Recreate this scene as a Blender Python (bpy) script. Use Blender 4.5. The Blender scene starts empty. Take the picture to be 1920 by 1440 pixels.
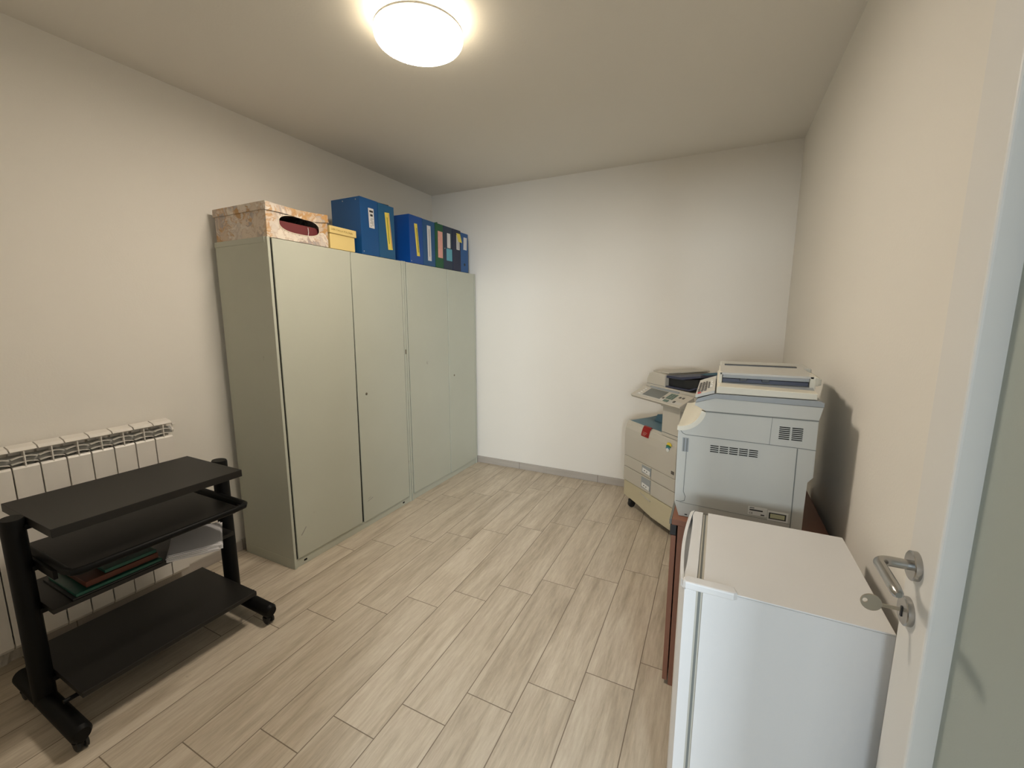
import bpy, bmesh, math, random
from mathutils import Vector, Matrix
random.seed(7)
C = bpy.context.scene.collection
PI = math.pi

# ---------------------------------------------------------------- materials
def new_mat(name):
    m = bpy.data.materials.new(name); m.use_nodes = True
    nt = m.node_tree; b = nt.nodes['Principled BSDF']
    return m, nt, b

def N(nt, typ, **kw):
    n = nt.nodes.new(typ)
    for k, v in kw.items():
        if k.startswith('i_'):
            n.inputs[k[2:].replace('_', ' ')].default_value = v
        else:
            setattr(n, k, v)
    return n

def simple(name, col, rough=.5, metal=0.0, var=.04, scale=8, bump=0.0, bscale=200, spec=.5, coat=0.0):
    m, nt, b = new_mat(name)
    b.inputs['Roughness'].default_value = rough
    b.inputs['Metallic'].default_value = metal
    b.inputs['Specular IOR Level'].default_value = spec
    b.inputs['Coat Weight'].default_value = coat
    tc = N(nt, 'ShaderNodeTexCoord')
    nz = N(nt, 'ShaderNodeTexNoise'); nz.inputs['Scale'].default_value = scale; nz.inputs['Detail'].default_value = 4
    nt.links.new(tc.outputs['Object'], nz.inputs['Vector'])
    mx = N(nt, 'ShaderNodeMix', data_type='RGBA')
    a = [max(0, c * (1 - var)) for c in col]; d = [min(1, c * (1 + var)) for c in col]
    mx.inputs[6].default_value = (*a, 1); mx.inputs[7].default_value = (*d, 1)
    nt.links.new(nz.outputs['Fac'], mx.inputs[0])
    nt.links.new(mx.outputs[2], b.inputs['Base Color'])
    if bump:
        n2 = N(nt, 'ShaderNodeTexNoise'); n2.inputs['Scale'].default_value = bscale; n2.inputs['Detail'].default_value = 3
        nt.links.new(tc.outputs['Object'], n2.inputs['Vector'])
        bp = N(nt, 'ShaderNodeBump'); bp.inputs['Strength'].default_value = bump; bp.inputs['Distance'].default_value = .002
        nt.links.new(n2.outputs['Fac'], bp.inputs['Height']); nt.links.new(bp.outputs[0], b.inputs['Normal'])
    return m

def emis(name, col, s):
    m, nt, b = new_mat(name)
    b.inputs['Base Color'].default_value = (*col, 1)
    b.inputs['Emission Color'].default_value = (*col, 1)
    b.inputs['Emission Strength'].default_value = s
    return m

def plank_mat(name, x0=-.62, px=.2036, y0=1.416, py=.831, sh=.1555, rot=.0105, bright=1.0):
    m, nt, b = new_mat(name)
    L = nt.links
    def math_(op, a, bb=None, c=None):
        n = N(nt, 'ShaderNodeMath', operation=op)
        for i, v in enumerate((a, bb, c)):
            if v is None: continue
            if isinstance(v, (int, float)): n.inputs[i].default_value = v
            else: L.new(v, n.inputs[i])
        return n.outputs[0]
    geo = N(nt, 'ShaderNodeNewGeometry')
    sep = N(nt, 'ShaderNodeSeparateXYZ'); L.new(geo.outputs['Position'], sep.inputs[0])
    X, Y, Z = sep.outputs
    # planks are laid a touch askew to the walls
    Xr = math_('ADD', X, math_('MULTIPLY', Y, rot))
    u = math_('DIVIDE', math_('SUBTRACT', Xr, x0 + rot * y0), px)
    row = math_('FLOOR', u)
    fu = math_('SUBTRACT', u, row)
    v = math_('DIVIDE', math_('SUBTRACT', math_('SUBTRACT', Y, y0), math_('MULTIPLY', row, sh)), py)
    colm = math_('FLOOR', v)
    fv = math_('SUBTRACT', v, colm)
    du = math_('MULTIPLY', math_('MINIMUM', fu, math_('SUBTRACT', 1.0, fu)), px)
    dv = math_('MULTIPLY', math_('MINIMUM', fv, math_('SUBTRACT', 1.0, fv)), py)
    d = math_('MINIMUM', du, dv)
    grout = N(nt, 'ShaderNodeMapRange'); grout.inputs[1].default_value = .0010; grout.inputs[2].default_value = .0024
    grout.inputs[3].default_value = 1; grout.inputs[4].default_value = 0
    L.new(d, grout.inputs[0])
    comb = N(nt, 'ShaderNodeCombineXYZ'); L.new(row, comb.inputs[0]); L.new(colm, comb.inputs[1])
    wn = N(nt, 'ShaderNodeTexWhiteNoise', noise_dimensions='3D'); L.new(comb.outputs[0], wn.inputs[0])
    # grain coordinates : local plank, stretched along the plank, shifted per plank
    cs = N(nt, 'ShaderNodeCombineXYZ')
    L.new(math_('ADD', Xr, math_('MULTIPLY', wn.outputs['Value'], 17.0)), cs.inputs[0])
    L.new(math_('ADD', math_('MULTIPLY', Y, .10), math_('MULTIPLY', row, 3.7)), cs.inputs[1])
    L.new(math_('MULTIPLY', wn.outputs['Value'], 9.0), cs.inputs[2])
    g1 = N(nt, 'ShaderNodeTexNoise'); g1.inputs['Scale'].default_value = 16; g1.inputs['Detail'].default_value = 5; g1.inputs['Roughness'].default_value = .6; g1.inputs['Distortion'].default_value = .6
    L.new(cs.outputs[0], g1.inputs['Vector'])
    g2 = N(nt, 'ShaderNodeTexNoise'); g2.inputs['Scale'].default_value = 90; g2.inputs['Detail'].default_value = 6; g2.inputs['Roughness'].default_value = .7
    L.new(cs.outputs[0], g2.inputs['Vector'])
    r1 = N(nt, 'ShaderNodeValToRGB')
    e = r1.color_ramp.elements
    k = bright
    e[0].position = .28; e[0].color = (.40*k, .345*k, .275*k, 1)
    e[1].position = .74; e[1].color = (.63*k, .57*k, .485*k, 1)
    q = e.new(.42); q.color = (.49*k, .43*k, .35*k, 1)
    q = e.new(.56); q.color = (.56*k, .50*k, .415*k, 1)
    L.new(g1.outputs['Fac'], r1.inputs[0])
    mx = N(nt, 'ShaderNodeMix', data_type='RGBA', blend_type='OVERLAY'); mx.inputs[0].default_value = .42
    L.new(r1.outputs[0], mx.inputs[6])
    r2 = N(nt, 'ShaderNodeMapRange'); r2.inputs[1].default_value = .3; r2.inputs[2].default_value = .7; r2.inputs[3].default_value = .3; r2.inputs[4].default_value = .7
    L.new(g2.outputs['Fac'], r2.inputs[0]); L.new(r2.outputs[0], mx.inputs[7])
    # per plank tone
    hv = N(nt, 'ShaderNodeHueSaturation')
    L.new(math_('ADD', .95, math_('MULTIPLY', wn.outputs['Value'], .1)), hv.inputs['Value'])
    L.new(mx.outputs[2], hv.inputs['Color'])
    # small stains
    ns = N(nt, 'ShaderNodeTexNoise'); ns.inputs['Scale'].default_value = 9; ns.inputs['Detail'].default_value = 8
    L.new(geo.outputs['Position'], ns.inputs['Vector'])
    rs = N(nt, 'ShaderNodeMapRange'); rs.inputs[1].default_value = .73; rs.inputs[2].default_value = .78; rs.inputs[3].default_value = 0; rs.inputs[4].default_value = .5
    L.new(ns.outputs['Fac'], rs.inputs[0])
    st = N(nt, 'ShaderNodeMix', data_type='RGBA'); st.inputs[7].default_value = (.22, .16, .11, 1)
    L.new(rs.outputs[0], st.inputs[0]); tn = N(nt, 'ShaderNodeMix', data_type='RGBA', blend_type='MULTIPLY'); tn.inputs[0].default_value = 1; tn.inputs[7].default_value = (.94, .91, .86, 1); L.new(hv.outputs[0], tn.inputs[6]); L.new(tn.outputs[2], st.inputs[6])
    gm = N(nt, 'ShaderNodeMix', data_type='RGBA'); gm.inputs[7].default_value = (.17, .13, .095, 1)
    L.new(grout.outputs[0], gm.inputs[0]); L.new(st.outputs[2], gm.inputs[6])
    L.new(gm.outputs[2], b.inputs['Base Color'])
    b.inputs['Roughness'].default_value = .42
    b.inputs['Specular IOR Level'].default_value = .35
    bp = N(nt, 'ShaderNodeBump'); bp.inputs['Strength'].default_value = .5; bp.inputs['Distance'].default_value = .001
    hh = math_('SUBTRACT', math_('MULTIPLY', g2.outputs['Fac'], .25), grout.outputs[0])
    L.new(hh, bp.inputs['Height']); L.new(bp.outputs[0], b.inputs['Normal'])
    return m

def tile_strip_mat(name, axis, period=.80, off=0.0):
    """skirting cut from the same wood-look tile, a joint every period metres"""
    m, nt, b = new_mat(name); L = nt.links
    geo = N(nt, 'ShaderNodeNewGeometry')
    sep = N(nt, 'ShaderNodeSeparateXYZ'); L.new(geo.outputs['Position'], sep.inputs[0])
    a = sep.outputs[axis]
    t = N(nt, 'ShaderNodeMath', operation='MULTIPLY_ADD'); t.inputs[1].default_value = 1/period; t.inputs[2].default_value = off
    L.new(a, t.inputs[0])
    fr = N(nt, 'ShaderNodeMath', operation='FRACT'); L.new(t.outputs[0], fr.inputs[0])
    lt = N(nt, 'ShaderNodeMath', operation='LESS_THAN'); lt.inputs[1].default_value = .005; L.new(fr.outputs[0], lt.inputs[0])
    mp = N(nt, 'ShaderNodeMapping'); L.new(geo.outputs['Position'], mp.inputs['Vector'])
    sc = [30, 30, 30]; sc[axis] = 3
    mp.inputs['Scale'].default_value = sc
    g = N(nt, 'ShaderNodeTexNoise'); g.inputs['Scale'].default_value = 1; g.inputs['Detail'].default_value = 5
    L.new(mp.outputs[0], g.inputs['Vector'])
    mx = N(nt, 'ShaderNodeMix', data_type='RGBA'); mx.inputs[6].default_value = (.34, .30, .26, 1); mx.inputs[7].default_value = (.50, .46, .41, 1)
    L.new(g.outputs['Fac'], mx.inputs[0])
    gm = N(nt, 'ShaderNodeMix', data_type='RGBA'); gm.inputs[7].default_value = (.18, .15, .12, 1)
    L.new(lt.outputs[0], gm.inputs[0]); L.new(mx.outputs[2], gm.inputs[6]); L.new(gm.outputs[2], b.inputs['Base Color'])
    b.inputs['Roughness'].default_value = .5
    return m

def marble_mat(name):
    m, nt, b = new_mat(name); L = nt.links
    tc = N(nt, 'ShaderNodeTexCoord')
    n1 = N(nt, 'ShaderNodeTexNoise'); n1.inputs['Scale'].default_value = 12; n1.inputs['Detail'].default_value = 7; n1.inputs['Distortion'].default_value = 1.6
    L.new(tc.outputs['Object'], n1.inputs['Vector'])
    mv = N(nt, 'ShaderNodeMix', data_type='VECTOR'); mv.inputs[0].default_value = .20
    L.new(tc.outputs['Object'], mv.inputs[4]); L.new(n1.outputs['Color'], mv.inputs[5])
    vo = N(nt, 'ShaderNodeTexVoronoi'); vo.inputs['Scale'].default_value = 15
    L.new(mv.outputs[1], vo.inputs['Vector'])
    ve = N(nt, 'ShaderNodeTexVoronoi', feature='DISTANCE_TO_EDGE'); ve.inputs['Scale'].default_value = 15
    L.new(mv.outputs[1], ve.inputs['Vector'])
    sp = N(nt, 'ShaderNodeSeparateColor'); L.new(vo.outputs['Color'], sp.inputs[0])
    r = N(nt, 'ShaderNodeValToRGB'); e = r.color_ramp.elements
    e[0].position = 0; e[0].color = (.30, .27, .25, 1); e[1].position = 1; e[1].color = (.62, .53, .44, 1)
    for p, c in ((.20, (.56, .49, .43, 1)), (.38, (.74, .66, .56, 1)), (.50, (.36, .31, .30, 1)), (.60, (.60, .48, .36, 1)), (.68, (.50, .27, .09, 1)), (.76, (.68, .57, .46, 1))):
        q = e.new(p); q.color = c
    ad = N(nt, 'ShaderNodeMath', operation='MULTIPLY_ADD'); ad.inputs[1].default_value = .6; L.new(sp.outputs[0], ad.inputs[0])
    m2 = N(nt, 'ShaderNodeMath', operation='MULTIPLY'); m2.inputs[1].default_value = .45; L.new(n1.outputs['Fac'], m2.inputs[0]); L.new(m2.outputs[0], ad.inputs[2])
    L.new(ad.outputs[0], r.inputs[0])
    er = N(nt, 'ShaderNodeMapRange'); er.inputs[1].default_value = 0; er.inputs[2].default_value = .06; er.inputs[3].default_value = .55; er.inputs[4].default_value = 0
    L.new(ve.outputs['Distance'], er.inputs[0])
    mx = N(nt, 'ShaderNodeMix', data_type='RGBA'); mx.inputs[7].default_value = (.42, .26, .16, 1)
    L.new(er.outputs[0], mx.inputs[0]); L.new(r.outputs[0], mx.inputs[6]); L.new(mx.outputs[2], b.inputs['Base Color'])
    b.inputs['Roughness'].default_value = .38
    return m

def cab_mat(name):
    """grey-beige enamelled steel with faint smudges"""
    m, nt, b = new_mat(name); L = nt.links
    tc = N(nt, 'ShaderNodeNewGeometry')
    n1 = N(nt, 'ShaderNodeTexNoise'); n1.inputs['Scale'].default_value = 3; n1.inputs['Detail'].default_value = 3
    L.new(tc.outputs['Position'], n1.inputs['Vector'])
    mx = N(nt, 'ShaderNodeMix', data_type='RGBA')
    mx.inputs[6].default_value = (.465, .475, .395, 1); mx.inputs[7].default_value = (.515, .525, .44, 1)
    L.new(n1.outputs['Fac'], mx.inputs[0])
    n2 = N(nt, 'ShaderNodeTexNoise'); n2.inputs['Scale'].default_value = 11; n2.inputs['Detail'].default_value = 8
    L.new(tc.outputs['Position'], n2.inputs['Vector'])
    r = N(nt, 'ShaderNodeMapRange'); r.inputs[1].default_value = .74; r.inputs[2].default_value = .78; r.inputs[3].default_value = 0; r.inputs[4].default_value = .5
    L.new(n2.outputs['Fac'], r.inputs[0])
    m2 = N(nt, 'ShaderNodeMix', data_type='RGBA'); m2.inputs[7].default_value = (.24, .21, .16, 1)
    L.new(r.outputs[0], m2.inputs[0]); L.new(mx.outputs[2], m2.inputs[6]); L.new(m2.outputs[2], b.inputs['Base Color'])
    b.inputs['Roughness'].default_value = .42
    b.inputs['Specular IOR Level'].default_value = .4
    n3 = N(nt, 'ShaderNodeTexNoise'); n3.inputs['Scale'].default_value = 260
    L.new(tc.outputs['Position'], n3.inputs['Vector'])
    bp = N(nt, 'ShaderNodeBump'); bp.inputs['Strength'].default_value = .06; bp.inputs['Distance'].default_value = .001
    L.new(n3.outputs['Fac'], bp.inputs['Height']); L.new(bp.outputs[0], b.inputs['Normal'])
    return m

def frosted_mat(name):
    m, nt, b = new_mat(name)
    b.inputs['Base Color'].default_value = (.53, .575, .52, 1)
    b.inputs['Roughness'].default_value = .55
    b.inputs['Transmission Weight'].default_value = .35
    tc = N(nt, 'ShaderNodeTexCoord')
    n = N(nt, 'ShaderNodeTexNoise'); n.inputs['Scale'].default_value = 400
    nt.links.new(tc.outputs['Object'], n.inputs['Vector'])
    bp = N(nt, 'ShaderNodeBump'); bp.inputs['Strength'].default_value = .15; bp.inputs['Distance'].default_value = .001
    nt.links.new(n.outputs['Fac'], bp.inputs['Height']); nt.links.new(bp.outputs[0], b.inputs['Normal'])
    return m

M = {
 'wall': simple('wall_paint', (.80, .765, .70), .85, var=.015, scale=2, bump=.25, bscale=120, spec=.2),
 'ceil': simple('ceiling_paint', (.78, .745, .68), .9, var=.01, scale=2, bump=.2, bscale=90, spec=.2),
 'floor': plank_mat('wood_look_porcelain_floor'),
 'bbx': tile_strip_mat('skirting_tile_x', 0, .80, .16),
 'bby': tile_strip_mat('skirting_tile_y', 1, .80, .1),
 'cab': cab_mat('cabinet_enamel'),
 'dark': simple('dark_gap', (.012, .012, .011), .8, spec=.1),
 'lock': simple('lock_metal', (.20, .17, .12), .35, .7),
 'white_en': simple('radiator_enamel', (.78, .74, .68), .35, var=.02),
 'rad_in': simple('radiator_inner_grey', (.33, .33, .31), .5),
 'black_wood': simple('black_laminate', (.0075, .0065, .0055), .48, var=.2, scale=3, spec=.45, bump=.1, bscale=500),
 'black_metal': simple('black_metal', (.004, .004, .004), .5, var=.1, spec=.15),
 'rubber': simple('black_rubber', (.013, .012, .011), .6),
 'fridge': simple('fridge_enamel', (.68, .672, .66), .35, var=.02, bump=.12, bscale=420),
 'gasket': simple('grey_gasket', (.16, .17, .16), .6),
 'gasket_l': simple('cream_gasket', (.48, .45, .38), .6),
 'brown': simple('brown_laminate', (.23, .098, .058), .5, var=.12, scale=6),
 'brown_d': simple('dark_brown_edge', (.13, .045, .025), .5, var=.1),
 'pgrey': simple('copier_grey_plastic', (.50, .50, .46), .5, var=.02, bump=.06, bscale=600),
 'pstripe': simple('copier_band', (.30, .32, .33), .5, var=.02),
 'pcream': simple('copier_cream_plastic', (.66, .63, .53), .5, var=.02),
 'pcream2': simple('office_copier_cream', (.50, .465, .395), .5, var=.02),
 'pyellow': simple('yellowed_plastic', (.52, .46, .31), .5, var=.03),
 'navy': simple('navy_tray_plastic', (.035, .04, .075), .45),
 'tealblue': simple('blue_tray_plastic', (.10, .19, .24), .5, var=.1),
 'black': simple('black_plastic', (.01, .01, .012), .4),
 'screen': simple('screen_glass', (.13, .14, .13), .15),
 'keys_green': simple('green_grey_keys', (.10, .16, .13), .45),
 'keys_w': simple('white_keys', (.75, .74, .70), .4),
 'keys_d': simple('dark_keys', (.09, .08, .07), .4),
 'panel': simple('panel_plate', (.50, .49, .45), .45),
 'red': simple('red_sticker', (.50, .03, .025), .4, var=.1),
 'yel': simple('yellow_mark', (.72, .55, .05), .5),
 'grn': simple('green_mark', (.02, .16, .07), .5),
 'blu': simple('blue_mark', (.06, .20, .33), .5),
 'label': simple('white_label', (.72, .72, .69), .5, var=.05, scale=60),
 'label_y': simple('pale_yellow_label', (.55, .55, .33), .5),
 'chrome': simple('brushed_nickel', (.42, .41, .39), .26, .95, var=.05),
 'key': simple('key_brass_nickel', (.42, .36, .28), .28, .95),
 'doorw': simple('door_lacquer', (.74, .72, .68), .45, var=.01, spec=.35),
 'glass': frosted_mat('frosted_glass'),
 'marble': marble_mat('marbled_paper'),
 'maroon': simple('maroon_board', (.15, .028, .03), .5),
 'card_y': simple('yellow_cardboard', (.72, .55, .22), .7, var=.06),
 'paper_edge': simple('cut_paper_edge', (.75, .68, .55), .8),
 'ink_b': simple('brown_ink', (.34, .22, .05), .8),
 'ink': simple('black_ink', (.03, .03, .03), .7),
 'ink_g': simple('grey_ink', (.28, .26, .24), .7),
 'ink_o': simple('olive_ink', (.23, .22, .01), .7),
 'bb1': simple('blue_board', (.004, .068, .22), .38, var=.05),
 'bb2': simple('steel_blue_board', (.008, .085, .20), .38, var=.05),
 'bb3': simple('royal_blue_board', (.003, .06, .28), .38, var=.05),
 'bb4': simple('mid_blue_board', (.006, .07, .20), .38, var=.05),
 'bgreen': simple('green_board', (.006, .085, .03), .45, var=.1),
 'bnavy': simple('dark_navy_board', (.012, .028, .06), .45, var=.1),
 'bnavy2': simple('midnight_board', (.010, .016, .05), .45, var=.1),
 'bb5': simple('bright_blue_board', (.012, .085, .26), .4, var=.05),
 'lab_y': simple('yellow_label', (.74, .60, .10), .6, var=.06, scale=30),
 'lab_or': simple('orange_strip', (.62, .35, .14), .6),
 'lab_w': simple('paper_label', (.66, .65, .64), .6, var=.05, scale=40),
 'lab_p': simple('pink_label', (.72, .36, .30), .6, var=.12, scale=40),
 'lab_b': simple('turquoise_note', (.12, .38, .47), .6, var=.08, scale=40),
 'rivet': simple('rivet_steel', (.55, .55, .55), .3, .9),
 'paper': simple('white_paper', (.72, .70, .72), .7, var=.03),
 'folder_g': simple('green_folder', (.0, .075, .05), .35, var=.15),
 'folder_o': simple('rust_folder', (.10, .022, .008), .5, var=.15),
 'folder_d': simple('black_folder', (.012, .012, .012), .5),
 'plaster': simple('broken_plaster', (.55, .50, .43), .9, var=.3, scale=60, bump=.8, bscale=80),
 'lampbase': simple('lamp_base_white', (.75, .72, .66), .5),
 'lamp': emis('lit_diffuser', (1.0, .885, .745), 34),
 'lamp_glow': emis('lit_rim_band', (1.0, .89, .68), 3.3),
 'lamp_side': emis('lit_diffuser_side', (1.0, .92, .80), 2.2),
}

# ---------------------------------------------------------------- object helpers
def obj(name, bm, mat, parent=None, smooth=False, label=None, off=None):
    me = bpy.data.meshes.new(name)
    if parent is not None:
        o0 = parent.get('_o')
        if o0 is not None:
            bmesh.ops.translate(bm, vec=(-o0[0], -o0[1], -o0[2]), verts=bm.verts)
    bmesh.ops.recalc_face_normals(bm, faces=bm.faces)
    bm.to_mesh(me); bm.free()
    if smooth:
        for p in me.polygons: p.use_smooth = True
        try: me.set_sharp_from_angle(angle=math.radians(35))
        except Exception: pass
    me.materials.append(mat)
    o = bpy.data.objects.new(name, me); C.objects.link(o)
    if parent is not None:
        o.parent = parent
        if parent.get('_o') is not None: o['_o'] = (0.0, 0.0, 0.0) if parent.get('_local') else parent['_o']
        if parent.get('_local'): o['_local'] = 1
    if label: o['label'] = label
    return o

def thing(name, label, cat, loc=(0, 0, 0), rz=0, group=None, local=False):
    """Empty at the base of a thing; parts are given in world coordinates unless local"""
    o = bpy.data.objects.new(name, None); C.objects.link(o)
    o.empty_display_size = .1
    o.location = loc; o.rotation_euler = (0, 0, rz)
    o['label'] = label; o['category'] = cat
    if group: o['group'] = group
    o['_o'] = (0.0, 0.0, 0.0) if local else tuple(float(v) for v in loc)
    if local: o['_local'] = 1
    return o

def tag(o, label, cat, group=None, kind=None):
    o['label'] = label; o['category'] = cat
    if group: o['group'] = group
    if kind: o['kind'] = kind
    return o

def struct(name, bm, mat, smooth=False):
    o = obj(name, bm, mat, None, smooth); o['kind'] = 'structure'; return o

def box(bm, x0, x1, y0, y1, z0, z1, bev=0.0, seg=2):
    vs = [bm.verts.new(p) for p in ((x0,y0,z0),(x1,y0,z0),(x1,y1,z0),(x0,y1,z0),(x0,y0,z1),(x1,y0,z1),(x1,y1,z1),(x0,y1,z1))]
    fs = [bm.faces.new([vs[i] for i in f]) for f in ((0,3,2,1),(4,5,6,7),(0,1,5,4),(1,2,6,5),(2,3,7,6),(3,0,4,7))]
    if bev:
        es = list({e for f in fs for e in f.edges})
        bmesh.ops.bevel(bm, geom=es, offset=bev, segments=seg, affect='EDGES', profile=.5)
    return bm

def B(*a, **k):
    return box(bmesh.new(), *a, **k)

def prism(bm, pts, axis, a, b, bev=0.0, seg=2):
    """polygon in the plane normal to axis ('x': (y,z), 'y': (x,z), 'z': (x,y)) extruded a..b"""
    def P(p, t):
        return {'x': (t, p[0], p[1]), 'y': (p[0], t, p[1]), 'z': (p[0], p[1], t)}[axis]
    A = [bm.verts.new(P(p, a)) for p in pts]; Bv = [bm.verts.new(P(p, b)) for p in pts]
    fs = [bm.faces.new(A), bm.faces.new(Bv[::-1])]
    n = len(pts)
    for i in range(n):
        fs.append(bm.faces.new((A[i], Bv[i], Bv[(i+1) % n], A[(i+1) % n])))
    if bev:
        es = list({e for f in fs[:2] for e in f.edges})
        bmesh.ops.bevel(bm, geom=es, offset=bev, segments=seg, affect='EDGES', profile=.5)
    return bm

def tube(bm, pts, r, n=16, caps=True, sx=1.0, sy=1.0):
    pts = [Vector(p) for p in pts]
    rs = r if isinstance(r, (list, tuple)) else [r] * len(pts)
    rings = []; up = None
    for i, p in enumerate(pts):
        if i == 0: d = pts[1] - pts[0]
        elif i == len(pts) - 1: d = pts[-1] - pts[-2]
        else: d = (pts[i+1] - pts[i]).normalized() + (pts[i] - pts[i-1]).normalized()
        d.normalize()
        if up is None:
            up = Vector((1, 0, 0)) if abs(d.x) < .9 else Vector((0, 1, 0))
        a = (up - d * up.dot(d)).normalized(); up = a; b = d.cross(a)
        rings.append([bm.verts.new(p + a * (rs[i] * sx * math.cos(2*PI*k/n)) + b * (rs[i] * sy * math.sin(2*PI*k/n))) for k in range(n)])
    for i in range(len(rings) - 1):
        for k in range(n):
            bm.faces.new((rings[i][k], rings[i][(k+1) % n], rings[i+1][(k+1) % n], rings[i+1][k]))
    if caps:
        bm.faces.new(rings[0][::-1]); bm.faces.new(rings[-1])
    return bm

def lathe(bm, prof, c, n=64, axis='z'):
    rings = []
    for r, h in prof:
        ring = []
        for k in range(n):
            a = 2*PI*k/n
            u, v = r*math.cos(a), r*math.sin(a)
            p = {'z': (c[0]+u, c[1]+v, c[2]+h), 'x': (c[0]+h, c[1]+u, c[2]+v), 'y': (c[0]+u, c[1]+h, c[2]+v)}[axis]
            ring.append(bm.verts.new(p))
        rings.append(ring)
    for i in range(len(rings)-1):
        for k in range(n):
            bm.faces.new((rings[i][k], rings[i][(k+1) % n], rings[i+1][(k+1) % n], rings[i+1][k]))
    bm.faces.new(rings[0][::-1]); bm.faces.new(rings[-1])
    return bm

def text_bm(s, size, origin, right, up, depth=.0003):
    """letters laid in the plane (right, up) at origin, as mesh"""
    cu = bpy.data.curves.new('t', 'FONT'); cu.body = s; cu.size = size; cu.extrude = depth; cu.resolution_u = 3
    o = bpy.data.objects.new('t', cu); C.objects.link(o)
    dg = bpy.context.evaluated_depsgraph_get(); dg.update()
    me = bpy.data.meshes.new_from_object(o.evaluated_get(dg))
    bm = bmesh.new(); bm.from_mesh(me)
    R = Vector(right).normalized(); U = Vector(up).normalized(); Nn = R.cross(U)
    mtx = Matrix(((R.x, U.x, Nn.x, origin[0]), (R.y, U.y, Nn.y, origin[1]), (R.z, U.z, Nn.z, origin[2]), (0, 0, 0, 1)))
    bmesh.ops.transform(bm, matrix=mtx, verts=bm.verts)
    bpy.data.objects.remove(o); bpy.data.curves.remove(cu); bpy.data.meshes.remove(me)
    return bm

def slab(bm, quad, t):
    """four world points (CCW seen from outside) given a thickness t inward"""
    q = [Vector(p) for p in quad]
    n = (q[1]-q[0]).cross(q[3]-q[0]).normalized()
    A = [bm.verts.new(p) for p in q]; Bv = [bm.verts.new(p - n*t) for p in q]
    bm.faces.new(A); bm.faces.new(Bv[::-1])
    for i in range(4):
        bm.faces.new((A[i], Bv[i], Bv[(i+1) % 4], A[(i+1) % 4]))
    return bm

# ---------------------------------------------------------------- room shell
XL, XR, YB, YF, ZC = -2.725, .435, 3.695, -.06, 2.735
DX0, DX1, DZ = -.52, .40, 2.12     # doorway behind the camera
struct('floor', B(XL-.1, XR+.1, -1.6, YB+.1, -.1, 0), M['floor'])
struct('ceiling', B(XL-.1, XR+.1, YF-.12, YB+.1, ZC, ZC+.1), M['ceil'])
struct('wall_left', B(XL-.1, XL, YF-.12, YB+.1, 0, ZC), M['wall'])
struct('wall_right', B(XR, XR+.1, YF-.12, YB+.1, 0, ZC), M['wall'])
struct('wall_back', B(XL, XR, YB, YB+.1, 0, ZC), M['wall'])
bm = bmesh.new()
box(bm, XL, DX0, YF-.12, YF, 0, ZC); box(bm, DX1, XR, YF-.12, YF, 0, ZC); box(bm, DX0, DX1, YF-.12, YF, DZ, ZC)
struct('wall_front', bm, M['wall'])
struct('baseboard_back', B(XL, XR, YB-.011, YB, 0, .068, bev=.002), M['bbx'])
struct('baseboard_left', B(XL, XL+.011, .62, YB-.011, 0, .068, bev=.002), M['bby'])
struct('baseboard_right', B(XR-.011, XR, .3, YB-.011, 0, .068, bev=.002), M['bby'])
# plaster left ragged where the skirting stops, beside the radiator
bm = bmesh.new()
nseg = 22
rnd = random.Random(3)
top, bot = [], []
for i in range(nseg+1):
    y = .30 + .32*i/nseg
    top.append((y, .075 + rnd.uniform(-.012, .012) + .012*math.sin(i*.9)))
A = [bm.verts.new((XL, y, 0)) for y, z in top]; Bv = [bm.verts.new((XL + .012 + rnd.uniform(-.006, .008), y, .0)) for y, z in top]
Cv = [bm.verts.new((XL + .010 + rnd.uniform(-.006, .008), y, z*.6)) for y, z in top]; Dv = [bm.verts.new((XL, y, z)) for y, z in top]
for i in range(nseg):
    for P_, Q_ in ((A, Bv), (Bv, Cv), (Cv, Dv)):
        bm.faces.new((P_[i], P_[i+1], Q_[i+1], Q_[i]))
struct('trim_1', bm, M['plaster'])

# ---------------------------------------------------------------- ceiling lamp
LX, LY = -1.212, 1.585
lamp = thing('ceiling_lamp', 'round glowing flush ceiling light with a thin rim', 'lamp', (LX, LY, ZC))
bm = bmesh.new()
lathe(bm, [(.095, .0), (.10, -.004), (.10, -.050), (.095, -.054)], (LX, LY, ZC), 64)
obj('base_plate', bm, M['lampbase'], lamp, True)
bm = bmesh.new()
lathe(bm, [(.06, -.088), (.1745, -.088), (.1745, -.0905), (.168, -.0930), (.14, -.0955), (.10, -.0970), (.05, -.098), (.005, -.0985)], (LX, LY, ZC), 96)
df = obj('diffuser', bm, M['lamp'], lamp, True)
bm = bmesh.new()
lathe(bm, [(.12, -.064), (.1815, -.064), (.1825, -.078), (.1800, -.0855), (.1755, -.0900), (.1748, -.0876), (.12, -.0875)], (LX, LY, ZC), 96)
obj('diffuser_side', bm, M['lamp_side'], df, True, label='softer glowing rounded side of the diffuser')
bm = bmesh.new()
lathe(bm, [(.10, -.0545), (.174, -.0545), (.178, -.058), (.179, -.0625), (.12, -.0635)], (LX, LY, ZC), 96)
obj('back_band', bm, M['lamp_glow'], lamp, True, label='dim back band that lights the ceiling round the lamp')
bm = bmesh.new()
prof = [(.1795, -.058), (.1845, -.058), (.1855, -.066), (.1830, -.0665)]
rings = []
for r, h in prof:
    rings.append([bm.verts.new((LX + r*math.cos(2*PI*k/96), LY + r*math.sin(2*PI*k/96), ZC+h)) for k in range(96)])
for i in range(4):
    for k in range(96):
        bm.faces.new((rings[i][k], rings[i][(k+1) % 96], rings[(i+1) % 4][(k+1) % 96], rings[(i+1) % 4][k]))
obj('rim', bm, M['lampbase'], lamp, True)

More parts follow.
